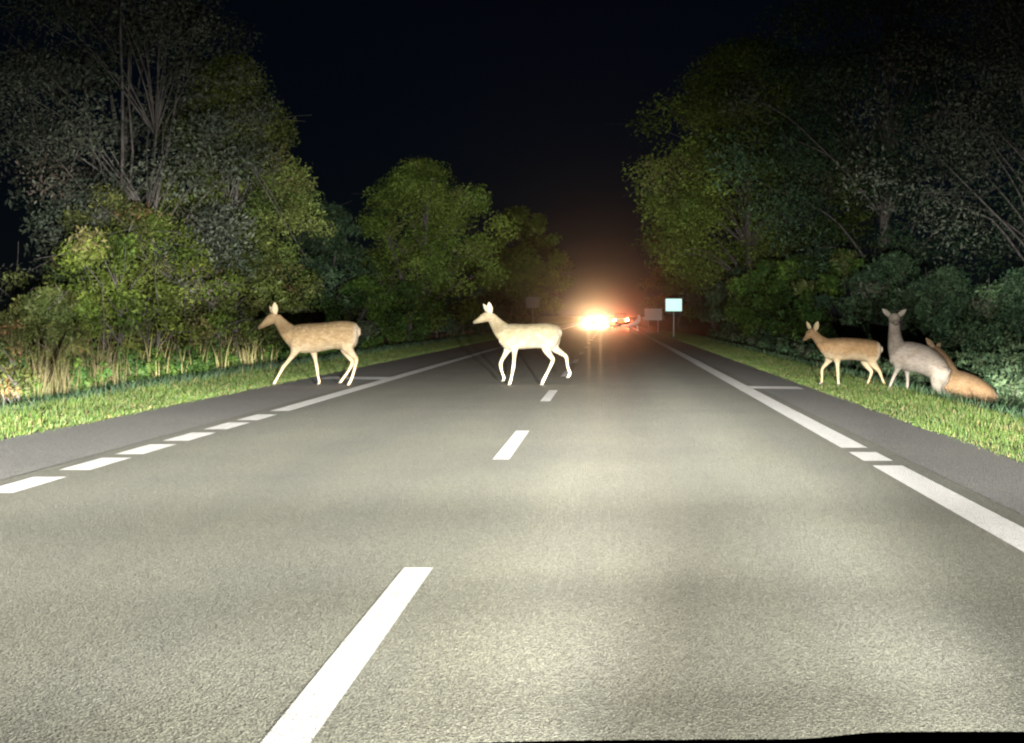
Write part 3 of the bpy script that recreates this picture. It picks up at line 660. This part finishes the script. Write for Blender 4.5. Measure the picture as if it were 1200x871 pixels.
# own headlamps: spot lamps with a hand-shaped beam (bright on the road, cut at deer height, raised on trees)
def beam(name, x, toe, power, stops, side):
    ld = bpy.data.lights.new(name, 'SPOT'); ld.energy = power; ld.spot_size = R(110); ld.spot_blend = .6; ld.shadow_soft_size = .05; ld.color = (1, .96, .89)
    ld.use_nodes = True; t = ld.node_tree; t.nodes.clear()
    tc = t.nodes.new('ShaderNodeTexCoord'); sp = t.nodes.new('ShaderNodeSeparateXYZ'); t.links.new(tc.outputs['Normal'], sp.inputs[0])
    def rmp(sock, st, k):
        mm = t.nodes.new('ShaderNodeMath'); mm.operation = 'MULTIPLY_ADD'; mm.inputs[1].default_value = k; mm.inputs[2].default_value = .5; t.links.new(sock, mm.inputs[0])
        r = t.nodes.new('ShaderNodeValToRGB'); e = r.color_ramp.elements
        while len(e) < len(st): e.new(.5)
        for q, (p, v) in zip(e, st): q.position = max(0, min(1, p * k + .5)); q.color = (v, v, v, 1)
        t.links.new(mm.outputs[0], r.inputs[0]); return r.outputs[0]
    va = rmp(sp.outputs[1], stops, 1.0)                         # elevation (sine of the angle)
    ha = rmp(sp.outputs[0], side, 1.0)
    mu = t.nodes.new('ShaderNodeMath'); mu.operation = 'MULTIPLY'; t.links.new(va, mu.inputs[0]); t.links.new(ha, mu.inputs[1])
    em = t.nodes.new('ShaderNodeEmission'); t.links.new(mu.outputs[0], em.inputs['Strength'])
    ou = t.nodes.new('ShaderNodeOutputLight'); t.links.new(em.outputs[0], ou.inputs[0])
    lo = link(bpy.data.objects.new(name, ld), root); lo.location = (x, 2.36, .66); lo.rotation_euler = (R(90), 0, -toe)
    return lo
ELEV = [(-.34, .0036), (-.2, .0108), (-.12, .042), (-.075, .155), (-.05, .54), (-.034, 1.), (-.024, 1.), (-.015, .68), (-.006, .23), (.012, .12), (.03, .26), (.075, .29), (.12, .11), (.17, .03), (.24, .01)]
SIDE = [(-.5, .8), (-.4, .7), (-.2, .75), (-.06, .95), (.0, 1.25), (.05, 1.15), (.12, .48), (.25, .45), (.5, .5)]
for sx in (-.66, .66):
    b = MB(); b.loft([(sx, 2.2, .6, .16, .06), (sx, 2.32, .6, .14, .05)], seg=14, sub=1); b.build('headlight', M['lens'], root, smooth=True)
    beam('headlight_beam', sx, 0, HEAD_W, ELEV, SIDE)

# ================================================================ signs
def sign(name, px, py, Y, wpx, hpx, m, label, posts=1, cat='road sign'):
    x = (px - CX) * Y / F_PX; z = H - (py - CY) * Y / F_PX; w_ = wpx * Y / F_PX; h_ = hpx * Y / F_PX
    g = float(gz(x, Y)); root = empty(name, (x, Y, g)); tag(root, label, cat)
    b = MB(); b.box(-w_ / 2, w_ / 2, -.02, .02, z - g - h_ / 2, z - g + h_ / 2); b.build('face', m, root, bevel=.008)
    b = MB(); t = .03; zz0, zz1 = z - g - h_ / 2, z - g + h_ / 2
    b.box(-w_ / 2 - t, w_ / 2 + t, -.04, .045, zz1, zz1 + t); b.box(-w_ / 2 - t, w_ / 2 + t, -.04, .045, zz0 - t, zz0)
    b.box(-w_ / 2 - t, -w_ / 2 - .001, -.04, .045, zz0, zz1); b.box(w_ / 2 + .001, w_ / 2 + t, -.04, .045, zz0, zz1); b.build('frame', M['steel'], root)
    for k in range(posts):
        xo = 0 if posts == 1 else (-.3 + .6 * k) * w_
        b = MB(); b.loft([(xo, .08, -.3, .035, .035), (xo, .08, zz1, .035, .035)], seg=10, sub=1); b.build('post', M['steel'], root, smooth=True)
    return root
sign('lit_sign', 789.5, 357.5, 100, 18.5, 14, M['sign_lit'], 'glowing white sign on a post right of the road')
sign('grey_sign', 765.5, 368.5, 125, 19, 12.5, M['sign_back'], 'dull grey sign between the glowing sign and the white barrier end', 2)
sign('pale_sign', 624, 354.5, 140, 15, 12, M['sign_back'], 'small faded sign far off on the left above the middle deer')
sign('low_sign', 512, 369, 95, 14, 5, M['sign_back'], 'low pale marker board in the greenery left of the middle deer', 1)
# white barrier end that catches the light right of the red tail lights
root = empty('road_barrier', (0, 0, 0)); Yb = 138
def bp_(px, py): return ((px - CX) * Yb / F_PX, Yb, H - (py - CY) * Yb / F_PX)
b = MB(); pts = [bp_(728, 382), bp_(735, 381.5), bp_(742, 380), bp_(748, 376), bp_(749, 370)]
rr = [.05, .1, .15, .18, .1]
b.loft([(*p, .05, r_) for p, r_ in zip(pts, rr)], seg=10); root.location = (pts[2][0], Yb, 0)
o = b.build('rail', M['rail'], root, smooth=True); o.location = (-pts[2][0], -Yb, 0)
for px in (738, 747):
    p = bp_(px, 381); b = MB(); b.box(-.05, .05, -.04, .04, -.1, p[2]); o = b.build('post', M['steel'], root); o.location = (p[0] - pts[2][0], .08, 0)
tag(root, 'short white barrier with an upturned end beside the far road', 'barrier')

# ================================================================ scattering air, added to give the far lamps their glare
if GLARE_DENSITY:
    b = MB(); b.box(-70, 70, -12, 320, -1.8, 24)
    m = bpy.data.materials.new('glare_air'); m.use_nodes = True; m.node_tree.nodes.clear()
    v = N(m, 'ShaderNodeVolumePrincipled'); v.inputs['Color'].default_value = (.9, .9, .95, 1); v.inputs['Density'].default_value = GLARE_DENSITY; v.inputs['Anisotropy'].default_value = .985
    oo = N(m, 'ShaderNodeOutputMaterial'); L(m, v.outputs[0], oo.inputs['Volume'])
    tag(b.build('glare_haze', m), 'thin scattering air added so that the far lamps glare', kind='stuff')
